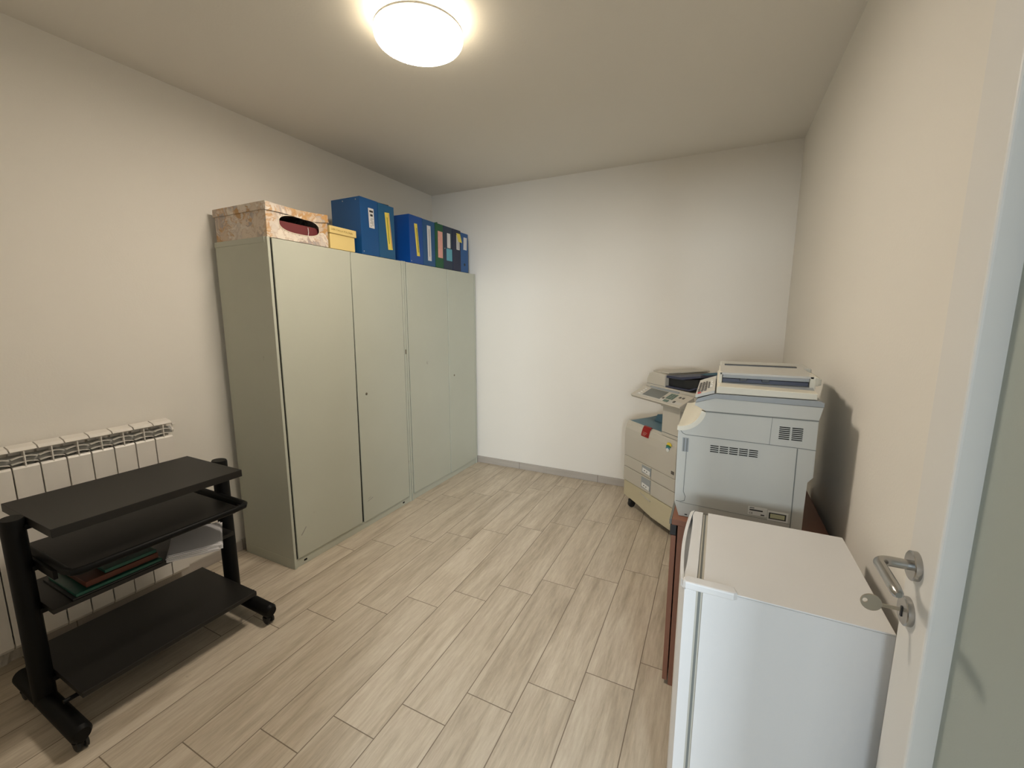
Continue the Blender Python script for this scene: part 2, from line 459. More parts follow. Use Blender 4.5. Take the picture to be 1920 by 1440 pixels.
# ---------------------------------------------------------------- steel cabinets
CF, CB, CT = -2.205, -2.675, 1.935
def cabinet(y0, y1, ysT, ysB, label, clips):
    """y0..y1 width along the wall; ysT / ysB where the two doors meet at top and bottom"""
    t = thing('steel_cabinet', label, 'cabinet', ((CF+CB)/2, (y0+y1)/2, 0), group='tall grey steel cabinets')
    bm = bmesh.new()
    box(bm, CB, CF, y0, y0+.016, .0, CT, bev=.0015); box(bm, CB, CF, y1-.016, y1, .0, CT, bev=.0015)
    box(bm, CB, CB+.003, y0+.016, y1-.016, .05, CT-.002)
    box(bm, CB, CF-.022, y0+.016, y1-.016, CT-.032, CT-.0005)
    box(bm, CB+.003, CF-.022, y0+.016, y1-.016, .060, .075)
    obj('body', bm, M['cab'], t)
    obj('top_cap', B(CB-.001, CF-.0215, y0-.0032, y1+.0015, CT-.028, CT+.0015, bev=.001), M['cab'], t)
    bm = bmesh.new(); box(bm, CF-.0245, CF-.0225, y0+.016, y1-.016, .053, CT-.033)  # black backing plus strips in the gaps, shade put in as colour
    box(bm, CF-.0225, CF-.008, y0+.0165, y0+.0270, .058, CT-.006); box(bm, CF-.0225, CF-.008, y1-.0250, y1-.0165, .058, CT-.006)
    prism(bm, [(ysB[0]+.0004, .058), (ysB[1]-.0004, .058), (ysT[1]-.0004, CT-.006), (ysT[0]+.0004, CT-.006)], 'x', CF-.0225, CF-.006)
    obj('gap_shade', bm, M['dark'], t, label='black backing and strips painting shade into the door gaps')
    pl = obj('plinth', B(CF-.034, CF-.008, y0+.001, y1-.001, 0, .052, bev=.001), M['cab'], t)
    bm = bmesh.new(); box(bm, CB+.004, CF-.026, y0-.0015, y0+.001, 0, .060)
    obj('side_plinth', bm, M['cab'], t)
    bm = bmesh.new()
    for yc in clips: box(bm, CF-.009, CF-.0068, yc-.011, yc+.011, .018, .030, bev=.001)
    obj('slot', bm, M['dark'], pl)
    a, b = y0+.0275, y1-.0255
    bm = bmesh.new(); prism(bm, [(a, .056), (ysB[0], .056), (ysT[0], CT-.003), (a, CT-.003)], 'x', CF-.020, CF, bev=.002)
    d1 = obj('door', bm, M['cab'], t)
    bm = bmesh.new(); prism(bm, [(ysB[1], .050), (b, .056), (b, CT-.003), (ysT[1], CT-.003)], 'x', CF-.020, CF+.001, bev=.002)
    d2 = obj('door', bm, M['cab'], t)
    lk = lathe(bmesh.new(), [(.0085, 0), (.0085, .003), (.007, .004)], (CF, ysT[1]+.072, .978), 20, 'x')
    l = obj('lock', lk, M['lock'], d2, True)
    return t, d1, d2
t1, d11, d12 = cabinet(1.520, 2.602, (2.086, 2.091), (2.064, 2.081), 'tall grey steel cabinet nearest the radiator, marbled box on top', (1.60, 2.51))
t2, d21, d22 = cabinet(2.612, 3.662, (3.1815, 3.189), (3.1735, 3.1815), 'tall grey steel cabinet against the back wall corner, folders along its top', ())
# scuffs on the doors
bm = bmesh.new(); slab(bm, [(CF+.0008, 1.578, .195), (CF+.0008, 1.583, .193), (CF+.0008, 1.618, .235), (CF+.0008, 1.614, .237)], .0006)
obj('scratch', bm, M['ink_g'], d11)
bm = bmesh.new(); slab(bm, [(CF+.0018, 2.12, .195), (CF+.0018, 2.121, .192), (CF+.0018, 2.175, .205), (CF+.0018, 2.172, .208)], .0006)
slab(bm, [(CF+.0018, 2.125, .212), (CF+.0018, 2.126, .210), (CF+.0018, 2.155, .216), (CF+.0018, 2.154, .218)], .0006)
obj('scratch', bm, M['ink_g'], d12)
bm = bmesh.new(); box(bm, CF-.004, CF+.004, 2.590, 2.600, 1.225, 1.262, bev=.002)
obj('hinge_pin', bm, M['lock'], t1)

# ---------------------------------------------------------------- flowered box with oval window
def plate_hole(bm, u0, u1, v0, v1, cu, cv, ru, rv, P, n=40, power=2.6):
    """rectangle with a super-ellipse hole, P maps (u,v,depth) to 3D ; two skins + walls"""
    hole = []
    for k in range(n):
        a = 2*PI*k/n; c, s = math.cos(a), math.sin(a)
        hole.append((cu + ru*math.copysign(abs(c)**(2/power), c), cv + rv*math.copysign(abs(s)**(2/power), s)))
    outer = []
    for k in range(n):
        a = 2*PI*k/n; c, s = math.cos(a), math.sin(a)
        # ray to the rectangle edge from hole centre
        tu = ((u1-cu) if c > 0 else (u0-cu))/c if abs(c) > 1e-9 else 1e9
        tv = ((v1-cv) if s > 0 else (v0-cv))/s if abs(s) > 1e-9 else 1e9
        t = min(tu, tv); outer.append([cu+t*c, cv+t*s])
    for (x, y) in ((u0, v0), (u1, v0), (u1, v1), (u0, v1)):
        k = min(range(n), key=lambda i: (outer[i][0]-x)**2+(outer[i][1]-y)**2); outer[k] = [x, y]
    lay = []
    for d in (0, 1):
        lay.append(([bm.verts.new(P(*p, d)) for p in hole], [bm.verts.new(P(*p, d)) for p in outer]))
    for k in range(n):
        j = (k+1) % n
        bm.faces.new((lay[0][0][k], lay[0][0][j], lay[0][1][j], lay[0][1][k]))
        bm.faces.new((lay[1][0][k], lay[1][1][k], lay[1][1][j], lay[1][0][j]))
        bm.faces.new((lay[0][0][k], lay[1][0][k], lay[1][0][j], lay[0][0][j]))
        bm.faces.new((lay[0][1][k], lay[0][1][j], lay[1][1][j], lay[1][1][k]))
    return hole
ZT = CT + .0025
bx = thing('storage_box', 'marbled grey and ochre cardboard box with an oval cut-out and lid', 'box', (-2.44, 1.73, ZT))
fx = -2.218
bm = bmesh.new()
y0, y1, zt = 1.532, 1.930, ZT+.178
box(bm, -2.672, fx-.004, y0, y0+.004, ZT, zt); box(bm, -2.672, fx-.004, y1-.004, y1, ZT, zt)
box(bm, -2.672, -2.668, y0+.004, y1-.004, ZT, zt); box(bm, -2.668, fx-.004, y0+.004, y1-.004, ZT, ZT+.004)
hole = plate_hole(bm, y0, y1, ZT, zt, 1.737, ZT+.090, .132, .048, lambda u, v, d: (fx - .004*d, u, v))
bd = obj('box_body', bm, M['marble'], bx)
bm = bmesh.new()
tube(bm, [(fx+.001, p[0], p[1]) for p in hole] + [(fx+.001, *hole[0])], .0024, 6, caps=False)
obj('window_rim', bm, M['paper_edge'], bd, label='bare torn paper edge round the oval cut-out')
bm = bmesh.new()
# lid: top sheet that sags a little plus four skirts
n = 10
def lz(y):
    s = (y-(y0-.006))/(y1-y0+.012)
    return zt + .004 + .009*s - .010*math.sin(PI*s)
ys = [y0-.006 + (y1-y0+.012)*i/n for i in range(n+1)]
lx0, lx1 = -2.678, fx+.007
front = [(y, lz(y)) for y in ys]; fl = [(y, lz(y)-.044+.006*math.sin(PI*2*(y-y0)/(y1-y0))) for y in reversed(ys)]
prism(bm, front+fl, 'x', lx1-.004, lx1)
prism(bm, front+fl, 'x', lx0, lx0+.004)
A = [bm.verts.new((lx0, y, lz(y))) for y in ys]; Bv = [bm.verts.new((lx1, y, lz(y))) for y in ys]
A2 = [bm.verts.new((lx0, y, lz(y)-.004)) for y in ys]; B2 = [bm.verts.new((lx1, y, lz(y)-.004)) for y in ys]
for i in range(n):
    bm.faces.new((A[i], Bv[i], Bv[i+1], A[i+1])); bm.faces.new((A2[i], A2[i+1], B2[i+1], B2[i]))
box(bm, lx0, lx1, ys[0]-.001, ys[0]+.003, lz(ys[0])-.042, lz(ys[0])-.0005)
box(bm, lx0, lx1, ys[-1]-.003, ys[-1]+.001, lz(ys[-1])-.046, lz(ys[-1])-.0005)
obj('lid', bm, M['marble'], bx)
bk = tag(obj('folder', B(-2.60, fx-.022, 1.56, 1.90, ZT+.0045, ZT+.104, bev=.004), M['maroon']), 'dark red folder inside the marbled box, seen through its oval cut-out', 'folder')
bm = bmesh.new(); tube(bm, [(fx-.019, 1.803, ZT+.045), (fx-.019, 1.808, ZT+.07), (fx-.019, 1.806, ZT+.096)], .0018, 6)
obj('ribbon', bm, M['label'], bk, label='thin white string')

# ---------------------------------------------------------------- yellow card box
yb = thing('card_file_box', 'small yellow cardboard box with handwriting on its lid', 'box', (-2.36, 2.045, ZT))
obj('box_body', B(-2.50, -2.220, 1.946, 2.146, ZT, ZT+.112, bev=.0015), M['card_y'], yb)
ld = obj('lid', B(-2.504, -2.212, 1.941, 2.156, ZT+.092, ZT+.136, bev=.002), M['card_y'], yb)
obj('handwriting', text_bm('LIBRI DALLA POLONIA', .0170, (-2.2115, 1.952, ZT+.110), (0, 1, -.02), (0, 0, 1)), M['ink_b'], ld)

# ---------------------------------------------------------------- box files on top
def rect(bm, y0, y1, z0, z1, x, t=.0008, tilt=0.0):
    slab(bm, [(x, y0, z0), (x, y1, z0 - tilt*.0), (x, y1+tilt, z1), (x, y0+tilt, z1)], t); return bm
def binder(y0, y1, h, mat, label, depth=.27, xf=-2.222, lean=0.0, name='box_file', group='box files along the cabinet tops'):
    t = thing(name, label, 'folder', (xf-depth/2, (y0+y1)/2, ZT), group=group)
    sh = obj('cover', prism(bmesh.new(), [(y0, ZT), (y1, ZT), (y1+lean, ZT+h), (y0+lean, ZT+h)], 'x', xf-depth, xf, bev=.0025), mat, t)
    return t, sh
f1, s1 = binder(2.212, 2.376, .374, M['bb1'], 'wide tall blue box file with a white black-printed label')
bm = rect(bmesh.new(), 2.287, 2.337, ZT+.185, ZT+.315, -2.2205, tilt=-.004)
l = obj('label_sticker', bm, M['lab_w'], f1, label='white paper label with black print')
bm = bmesh.new()
for (a, b, c, d) in ((2.293, 2.327, .288, .301), (2.299, 2.323, .262, .276)): rect(bm, a, b, ZT+c, ZT+d, -2.2195, .0005)
obj('print', bm, M['ink'], l)
bm = bmesh.new()
for k, (a, b) in enumerate(((2.297, 2.310), (2.314, 2.328), (2.297, 2.325), (2.305, 2.328), (2.297, 2.318), (2.303, 2.328))): rect(bm, a, b, ZT+.195+.010*k, ZT+.199+.010*k, -2.2195, .0005)
obj('small_print', bm, M['ink_g'], l)
bm = bmesh.new()
for (x, z) in ((-2.26, .357), (-2.38, .357)): lathe(bm, [(.004, 0), (.004, -.0015)], (x, 2.212, ZT+z), 12, 'y')
for y in (2.228,): lathe(bm, [(.004, 0), (.004, .0015)], (-2.222, y, ZT+.02), 12, 'x')
obj('rivet', bm, M['rivet'], f1)

f2, s2 = binder(2.380, 2.542, .372, M['bb2'], 'blue box file with a long yellow spine label and an open dark top')
bm = bmesh.new(); slab(bm, [(-2.2208, 2.466, ZT+.062), (-2.2208, 2.514, ZT+.066), (-2.2208, 2.490, ZT+.322), (-2.2208, 2.443, ZT+.318)], .0006)
l = obj('label_sticker', bm, M['lab_y'], f2, label='long yellow spine label, slightly crooked')
bm = bmesh.new(); slab(bm, [(-2.2200, 2.476, ZT+.105), (-2.2200, 2.483, ZT+.105), (-2.2200, 2.470, ZT+.288), (-2.2200, 2.463, ZT+.288)], .0004)
obj('print', bm, M['ink_o'], l)
bm = bmesh.new(); slab(bm, [(-2.2202, 2.502, ZT+.075), (-2.2202, 2.511, ZT+.075), (-2.2202, 2.488, ZT+.315), (-2.2202, 2.479, ZT+.315)], .0004)
obj('stripe', bm, M['lab_or'], l)
bm = bmesh.new(); prism(bm, [(2.392, ZT+.3725), (2.530, ZT+.3725), (2.536, ZT+.392), (2.410, ZT+.386)], 'x', -2.46, -2.262, bev=.002)
obj('flap', bm, M['black'], f2, label='black inner flap sticking up')

f3, s3 = binder(2.712, 2.874, .366, M['bb3'], 'royal blue box file with a narrow yellow spine label')
bm = bmesh.new(); slab(bm, [(-2.2208, 2.795, ZT+.060), (-2.2208, 2.831, ZT+.062), (-2.2208, 2.806, ZT+.308), (-2.2208, 2.770, ZT+.306)], .0006)
l = obj('label_sticker', bm, M['lab_y'], f3, label='narrow yellow spine label')
bm = bmesh.new(); slab(bm, [(-2.2200, 2.812, ZT+.09), (-2.2200, 2.820, ZT+.09), (-2.2200, 2.802, ZT+.275), (-2.2200, 2.794, ZT+.275)], .0004)
obj('print', bm, M['ink_o'], l)
bm = bmesh.new(); lathe(bm, [(.004, 0), (.004, .0015)], (-2.222, 2.725, ZT+.015), 12, 'x')
obj('rivet', bm, M['rivet'], f3)

f4, s4 = binder(2.878, 3.040, .364, M['bb4'], 'blue box file with a long white spine label beside a green file')
bm = rect(bmesh.new(), 2.937, 2.985, ZT+.042, ZT+.322, -2.2205, tilt=-.004)
l = obj('label_sticker', bm, M['lab_w'], f4, label='long white spine label')
bm = rect(bmesh.new(), 2.956, 2.963, ZT+.075, ZT+.295, -2.2195, .0005)
obj('print', bm, M['ink_g'], l)

f5, s5 = binder(3.048, 3.160, .366, M['bgreen'], 'dark green file folder with a pink spine label')
bm = rect(bmesh.new(), 3.080, 3.148, ZT+.085, ZT+.305, -2.2205, tilt=.002)
l = obj('label_sticker', bm, M['lab_p'], f5, label='pink and white spine label')
bm = prism(bmesh.new(), [(3.050, ZT+.366), (3.100, ZT+.366), (3.098, ZT+.380)], 'x', -2.36, -2.235)
obj('flap', bm, M['bgreen'], f5)

f6, s6 = binder(3.164, 3.300, .366, M['bnavy'], 'dark navy file with a white label above a turquoise note')
obj('label_sticker', rect(bmesh.new(), 3.218, 3.268, ZT+.185, ZT+.31, -2.2205), M['lab_w'], f6, label='white spine label')
obj('sticky_note', rect(bmesh.new(), 3.205, 3.292, ZT+.075, ZT+.178, -2.2204), M['lab_b'], f6, label='turquoise paper note')
bm = bmesh.new(); lathe(bm, [(.0045, 0), (.0045, .0015)], (-2.222, 3.182, ZT+.175), 12, 'x')
obj('rivet', bm, M['rivet'], f6)

f7, s7 = binder(3.308, 3.438, .366, M['bnavy2'], 'midnight blue file with a yellow sticky note over its label')
l = obj('label_sticker', rect(bmesh.new(), 3.366, 3.416, ZT+.19, ZT+.32, -2.2205), M['lab_w'], f7, label='white label with a dark line')
obj('print', rect(bmesh.new(), 3.388, 3.393, ZT+.195, ZT+.26, -2.2197, .0004), M['ink'], l)
bm = bmesh.new(); slab(bm, [(-2.212, 3.385, ZT+.262), (-2.210, 3.442, ZT+.258), (-2.2188, 3.425, ZT+.335), (-2.2188, 3.362, ZT+.335)], .0006)
obj('sticky_note', bm, M['lab_y'], f7, label='yellow sticky note curling off the spine')

f8, s8 = binder(3.442, 3.566, .356, M['bb5'], 'bright blue lever arch file, last one before the back wall')
obj('label_sticker', rect(bmesh.new(), 3.482, 3.538, ZT+.205, ZT+.318, -2.2205, tilt=.006), M['lab_w'], f8, label='white label with faint writing')
bm = bmesh.new(); lathe(bm, [(.013, 0), (.013, .0012)], (-2.222, 3.500, ZT+.070), 24, 'x')
obj('finger_hole', bm, M['black'], f8, True)
for i_, (yy, sx) in enumerate(()): pass

# ---------------------------------------------------------------- radiator
rad = thing('radiator', 'white sectional aluminium wall radiator behind the black stand', 'radiator', (-2.67, .80, .10))
RP = .0838; RY1 = 1.176; RN = 9; RX = -2.625; RXB = -2.70; RZ0, RZ1 = .070, .962
for k in range(RN):
    ya = RY1 - RP*(k+1) + .0022; yb_ = RY1 - RP*k - .0022
    yc = (ya+yb_)/2
    bm = bmesh.new()
    # flat front panel, rounded over into the top cap
    prism(bm, [(RX-.010, RZ0+.02), (RX, RZ0+.035), (RX, RZ1-.092), (RX-.005, RZ1-.085), (RX-.012, RZ1-.083), (RX-.012, RZ0+.02)], 'y', ya, yb_, bev=.0015)
    # top cap: sloping cover from the wall side to the front lip
    prism(bm, [(RXB, RZ1-.006), (RXB+.02, RZ1+.004), (RX-.012, RZ1-.004), (RX+.002, RZ1-.016), (RX-.001, RZ1-.020), (RX-.014, RZ1-.010), (RXB, RZ1-.014)], 'y', ya, yb_, bev=.0008)
    # side webs, centre rib and arched louvres between lip and panel
    box(bm, RX-.052, RX-.0015, yc-.002, yc+.002, RZ1-.105, RZ1-.014)
    for zz, bow in ((RZ1-.046, .008), (RZ1-.068, .006)):
        m_ = 8
        pts = [(ya+.001 + (yb_-ya-.002)*i/m_, zz + bow*math.sin(PI*i/m_) - .003) for i in range(m_+1)]
        prism(bm, pts + [(a, b-.0022) for a, b in reversed(pts)], 'x', RX-.040, RX-.002)
    box(bm, RXB, RX-.045, ya+.004, yb_-.004, RZ0+.01, RZ1-.012)   # water column / fins behind
    box(bm, RX-.050, RX-.010, yc-.0015, yc+.0015, RZ0+.02, RZ1-.08)
    sec = obj('section', bm, M['white_en'], rad)
bm = bmesh.new()
tube(bm, [(-2.665, RY1-RP*RN+.01, RZ1-.06), (-2.665, RY1+.004, RZ1-.06)], .021, 16)
tube(bm, [(-2.665, RY1-RP*RN+.01, RZ0+.05), (-2.665, RY1+.004, RZ0+.05)], .021, 16)
obj('header_pipe', bm, M['rad_in'], rad, True)
bm = bmesh.new(); tube(bm, [(-2.665, RY1+.002, RZ1-.06), (-2.665, RY1+.014, RZ1-.06)], [.022, .018], 6)
lathe(bm, [(.007, 0), (.005, .014)], (-2.650, RY1+.008, RZ1-.030), 10, 'y')
obj('end_plug', bm, M['white_en'], rad)
bm = bmesh.new()
for yy in (.70, 1.05): box(bm, XL+.002, -2.70, yy-.012, yy+.012, RZ1-.10, RZ1-.06)
obj('bracket', bm, M['white_en'], rad)

# ---------------------------------------------------------------- black computer stand on casters
st = thing('computer_stand', 'black rolling computer stand with three shelves and a pull-out tray', 'stand', (-2.2, .817, 0))
SY0, SY1 = .500, 1.134
SXP = -2.20
obj('top_shelf', B(-2.425, -1.970, SY0, SY1, .768, .800, bev=.0015), M['black_wood'], st)
tr = obj('keyboard_tray', prism(bmesh.new(), [(-2.38, SY0+.03), (-1.985, SY0+.03), (-1.965, SY0+.05), (-1.965, SY1-.05), (-1.985, SY1-.03), (-2.38, SY1-.03)], 'z', .606, .630, bev=.003), M['black_wood'], st)
bm = bmesh.new()
zr = .632
pts = [(-2.36, SY0+.022, zr), (-1.99, SY0+.022, zr), (-1.955, SY0+.030, zr), (-1.945, SY0+.06, zr), (-1.945, SY1-.06, zr), (-1.950, SY1-.018, zr), (-1.972, SY1-.002, zr), (-2.01, SY1+.0, zr), (-2.36, SY1-.0, zr)]
tube(bm, pts, .013, 12)
obj('front_rail', bm, M['black_metal'], tr, True)
bm = bmesh.new()
for (a, b) in ((.62, .84), (.87, 1.0), (1.035, 1.075)): box(bm, -1.9355, -1.9335, a, b, .631, .635)
obj('reflector_strip', bm, M['rivet'], tr, label='thin shiny strip along the rail')
bm = bmesh.new()
for yy in (SY0+.006, SY1-.006): box(bm, -2.40, -2.02, yy-.006, yy+.006, .600, .632, bev=.002)
obj('slide_runner', bm, M['black_metal'], st)
obj('middle_shelf', B(-2.40, -2.085, SY0, SY1, .445, .463, bev=.0015), M['black_wood'], st)
obj('bottom_shelf', B(-2.41, -1.950, SY0, SY1, .162, .182, bev=.0015), M['black_wood'], st)
for yy, s in ((.470, -1), (1.163, 1)):
    bm = bmesh.new(); tube(bm, [(SXP, yy, .07), (SXP, yy, .796), (SXP, yy, .803)], [.036, .036, .033], 24, sx=1.15, sy=.86)
    po = obj('post', bm, M['black_metal'], st, True)
    bm = bmesh.new()
    for z_ in (.768, .607, .437, .155):
        box(bm, SXP-.03, SXP+.03, min(yy-.0*s, yy-s*.045), max(yy, yy-s*.045), z_-.012, z_+.008, bev=.003)
    obj('bracket', bm, M['black_metal'], po)
    bm = bmesh.new()
    tube(bm, [(-2.425, yy, .082), (-2.415, yy, .082), (-1.905, yy, .072), (-1.893, yy, .070)], [.026, .034, .034, .026], 20, sy=1.0, sx=.9)
    ft = obj('foot', bm, M['black_metal'], st, True)
    for xx in (-2.385, -1.925):
        bm = bmesh.new()
        for q in (-.017, .006):
            lathe(bm, [(.019, q), (.0235, q+.002), (.0235, q+.010), (.019, q+.012)], (xx, yy, .0238), 24, 'y')
        box(bm, xx-.015, xx+.015, yy-.006, yy+.006, .018, .046, bev=.003)
        cst = obj('caster', bm, M['rubber'], ft, True)
        bm = bmesh.new(); lathe(bm, [(.0055, 0), (.0055, .02)], (xx, yy, .034), 12, 'z')
        lathe(bm, [(.0215, 0), (.0225, .004), (.018, .012)], (xx, yy, .0345), 20, 'z')
        obj('caster_hood', bm, M['black_metal'], ft, True)
bm = bmesh.new(); tube(bm, [(-2.02, .47, .142), (-2.02, 1.163, .142)], .008, 10); tube(bm, [(-2.36, .47, .142), (-2.36, 1.163, .142)], .008, 10)
obj('cross_bar', bm, M['black_metal'], st, True)
bm = bmesh.new(); tube(bm, [(-2.30, .47, .50), (-2.30, .50, .50)], .010, 10)

# papers and folders on the middle shelf
def sheet_stack(cx, cy, rz, w, l, z0, n, jit, seed, curl=0.0, th=.0022):
    r = random.Random(seed); bm = bmesh.new()
    for k in range(n):
        a = rz + r.uniform(-jit, jit); dx, dy = r.uniform(-.006, .006), r.uniform(-.006, .006)
        ca, sa = math.cos(a), math.sin(a); z = z0 + k*th
        m_ = 6; up = []; lo = []
        for i in range(m_+1):
            u = -l/2 + l*i/m_
            zc = curl*((i/m_)**2)*(1+.25*k/n)
            for arr, dz in ((up, th*.8), (lo, 0)):
                arr.append([bm.verts.new((cx+dx+u*ca-v*sa, cy+dy+u*sa+v*ca, z+zc+dz)) for v in (-w/2, w/2)])
        for i in range(m_):
            bm.faces.new((up[i][0], up[i+1][0], up[i+1][1], up[i][1])); bm.faces.new((lo[i][0], lo[i][1], lo[i+1][1], lo[i+1][0]))
            for j in (0, 1):
                bm.faces.new((up[i][j], lo[i][j], lo[i+1][j], up[i+1][j]))
        for i in (0, m_):
            bm.faces.new((up[i][0], up[i][1], lo[i][1], lo[i][0]))
    return bm
o = obj('paper_stack', sheet_stack(-2.115, .985, math.radians(-30), .188, .248, .4640, 9, .03, 4, 0.0, .0036), M['paper'])
tag(o, 'loose stack of white papers overhanging the middle shelf of the black stand', 'papers')
o = obj('plastic_folder', B(-2.34, -2.090, .565, .838, .4705, .4825, bev=.002), M['folder_g']); tag(o, 'shiny green plastic folder on the middle shelf of the black stand', 'folder')
o = obj('document_folder', B(-2.36, -2.105, .60, .832, .4836, .5066, bev=.002), M['folder_o']); tag(o, 'rust brown folder lying on top of the green folder', 'folder')
o = obj('document_folder', B(-2.36, -2.110, .66, .830, .5075, .5215, bev=.002), M['folder_g']); tag(o, 'dark green folder, topmost of the pile on the black stand', 'folder')
o = obj('document_folder', B(-2.36, -2.088, .555, .836, .4632, .4703, bev=.001), M['folder_d']); tag(o, 'thin black folder at the bottom of the pile on the black stand', 'folder')

# ---------------------------------------------------------------- fridge
fr = thing('refrigerator', 'small white undercounter refrigerator beside the open door', 'refrigerator', (.17, 1.275, 0))
FY0, FY1, FZ = 1.056, 1.496, .850
obj('cabinet_body', B(.006, .3725, FY0, FY1, .028, FZ-.0045), M['fridge'], fr)
obj('worktop', B(.006, .373, FY0-.0003, FY1+.0003, FZ-.0045, FZ, bev=.0018), M['fridge'], fr)
bm = bmesh.new(); box(bm, .001, .0062, FY0+.006, FY1-.006, .04, FZ-.006); box(bm, -.0090, -.0040, FY0+.006, FY1-.006, .04, FZ-.006)
obj('gasket', bm, M['gasket_l'], fr)
bm = bmesh.new(); box(bm, -.0042, .0012, FY0+.004, FY1-.004, .04, FZ-.008)
obj('gasket_fold', bm, M['gasket'], fr)
# bowed door
nn = 14; prof = []
for i in range(nn+1):
    s = i/nn; y = FY0 + (FY1-FY0)*s
    prof.append((-.043 - .0145*math.sin(PI*s)**.6 if 0 < s < 1 else -.036, y))
poly = [(-.009, FY0), (-.009, FY1)] + prof[::-1]
ZG = FZ-.020
dr = obj('door', prism(bmesh.new(), poly, 'z', .035, ZG, bev=.001), M['fridge'], fr)
def dcurve(s): return -.043 - .0145*math.sin(PI*s)**.6
ns = 24; oc_, lipi, gin = [], [], []
for i in range(ns+1):
    s_ = .03 + .94*i/ns; y = FY0 + (FY1-FY0)*s_
    xo = dcurve(s_); g = max(0.0, math.sin(PI*min(1, max(0, (s_-.10)/.80))))
    oc_.append((xo, y)); lipi.append((xo+.0085, y)); gin.append((xo+.0086+.012*g**.5, y))
bm = bmesh.new()
prism(bm, [(-.036, FY0+.0005)] + oc_ + [(-.036, FY1-.0005)] + lipi[::-1], 'z', ZG-.001, FZ+.001, bev=.0012)
prism(bm, [(-.0095, FY0+.001), (-.0095, FY1-.001), (-.034, FY1-.001)] + gin[::-1] + [(-.034, FY0+.001)], 'z', ZG-.001, FZ-.001, bev=.0012)
obj('door_cap', bm, M['fridge'], dr, label='door top with a curved grip groove')
bm = bmesh.new()
prism(bm, [(-.040, FY0-.004), (-.034, FY0-.010), (.072, FY0-.010), (.080, FY0-.003), (.074, FY0+.020), (-.034, FY0+.022), (-.041, FY0+.008)], 'z', FZ-.013, FZ+.007, bev=.004, seg=3)
obj('hinge_cover', bm, M['fridge'], fr, label='white plastic hinge cover at the near top corner')
bm = bmesh.new()
for (x, y) in ((.03, 1.08), (.34, 1.08), (.03, 1.47), (.34, 1.47)): lathe(bm, [(.014, 0), (.014, .03)], (x, y, 0), 16)
obj('foot', bm, M['black'], fr)

# ---------------------------------------------------------------- brown low cabinet under the desktop copier
tb = thing('wooden_cabinet', 'low reddish brown wooden cabinet carrying the grey copier', 'cabinet', (.15, 2.0, 0))
TX0, TX1, TY0, TY1, TZ = -.096, .400, 1.660, 2.320, .728
bm = bmesh.new()
box(bm, TX0, TX1, TY0, TY0+.018, .0, TZ-.024, bev=.001); box(bm, TX0, TX1, TY1-.018, TY1, 0, TZ-.024, bev=.001)
box(bm, TX1-.008, TX1, TY0+.018, TY1-.018, .02, TZ-.024); box(bm, TX0+.02, TX1-.008, TY0+.018, TY1-.018, .02, .038)
obj('body', bm, M['brown'], tb)
tp = obj('top', B(-.1185, TX1+.004, TY0-.002, TY1+.002, TZ-.023, TZ, bev=.0015), M['brown'], tb)
bm = B(-.1275, -.1190, TY0-.001, TY1+.001, TZ-.022, TZ-.001, bev=.001)
obj('edge_band', bm, M['gasket'], tp)
for a, b in ((TY0+.001, 1.988), (1.992, TY1-.001)):
    d_ = obj('door', B(-.1195, -.1005, a, b, .018, TZ-.068, bev=.0015), M['brown'], tb)
    hd = obj('handle', B(-.124, -.1000, a+.0, b, TZ-.067, TZ-.0245, bev=.002), M['black'], d_, label='black grip strip at the top of the door')
obj("plinth", B(TX0+.014, TX0+.03, TY0+.018, TY1-.018, 0, .02), M["brown_d"], tb)

# ---------------------------------------------------------------- grey desktop copier
kS = 1.70/1.73
def PX(x): return x*kS
def PZ(z): return 1.5 - (1.5-z)*kS
dc = thing('desktop_copier', 'bulky grey-white desktop copier standing on the brown cabinet', 'copier', (.11, 1.98, TZ))
CY0, CY1 = 1.700, 2.270
def arc(cx, cz, r, a0, a1, n=12):
    return [(cx + r*math.cos(math.radians(a0+(a1-a0)*i/n)), cz + r*math.sin(math.radians(a0+(a1-a0)*i/n))) for i in range(n+1)]
base = [(PX(-.100), .7288), (PX(.313), .7288), (PX(.311), PZ(.929)), (PX(.329), PZ(.947)), (PX(.327), PZ(1.150)), (PX(-.028), PZ(1.150))]
# concave scoop from the scanner throat down to the front edge
acx, acz, ar = PX(-.122), PZ(1.165), .092
base += arc(acx, acz, ar, -12, -90, 14)[1:]
base += [(PX(-.121), PZ(1.045)), (PX(-.119), PZ(.772))]
body = obj('body', prism(bmesh.new(), base, 'y', CY0, CY1, bev=.0025), M['pgrey'], dc)
# cream moulding of the scoop
bm = bmesh.new()
o_ = arc(acx, acz, ar+.004, -10, -92, 16); i_ = arc(acx, acz, ar-.013, -8, -92, 16)
prism(bm, o_ + i_[::-1], 'y', CY0-.0015, CY0+.018, bev=.001)
o2 = arc(acx, acz, ar+.003, -10, -92, 16); i2 = arc(acx, acz, ar-.003, -10, -92, 16)
prism(bm, o2 + i2[::-1], 'y', CY0+.010, CY1-.01)
# far end cheek of the exit bowl
obj('exit_bowl', bm, M['pcream'], body, True, label='cream curved paper exit bowl')
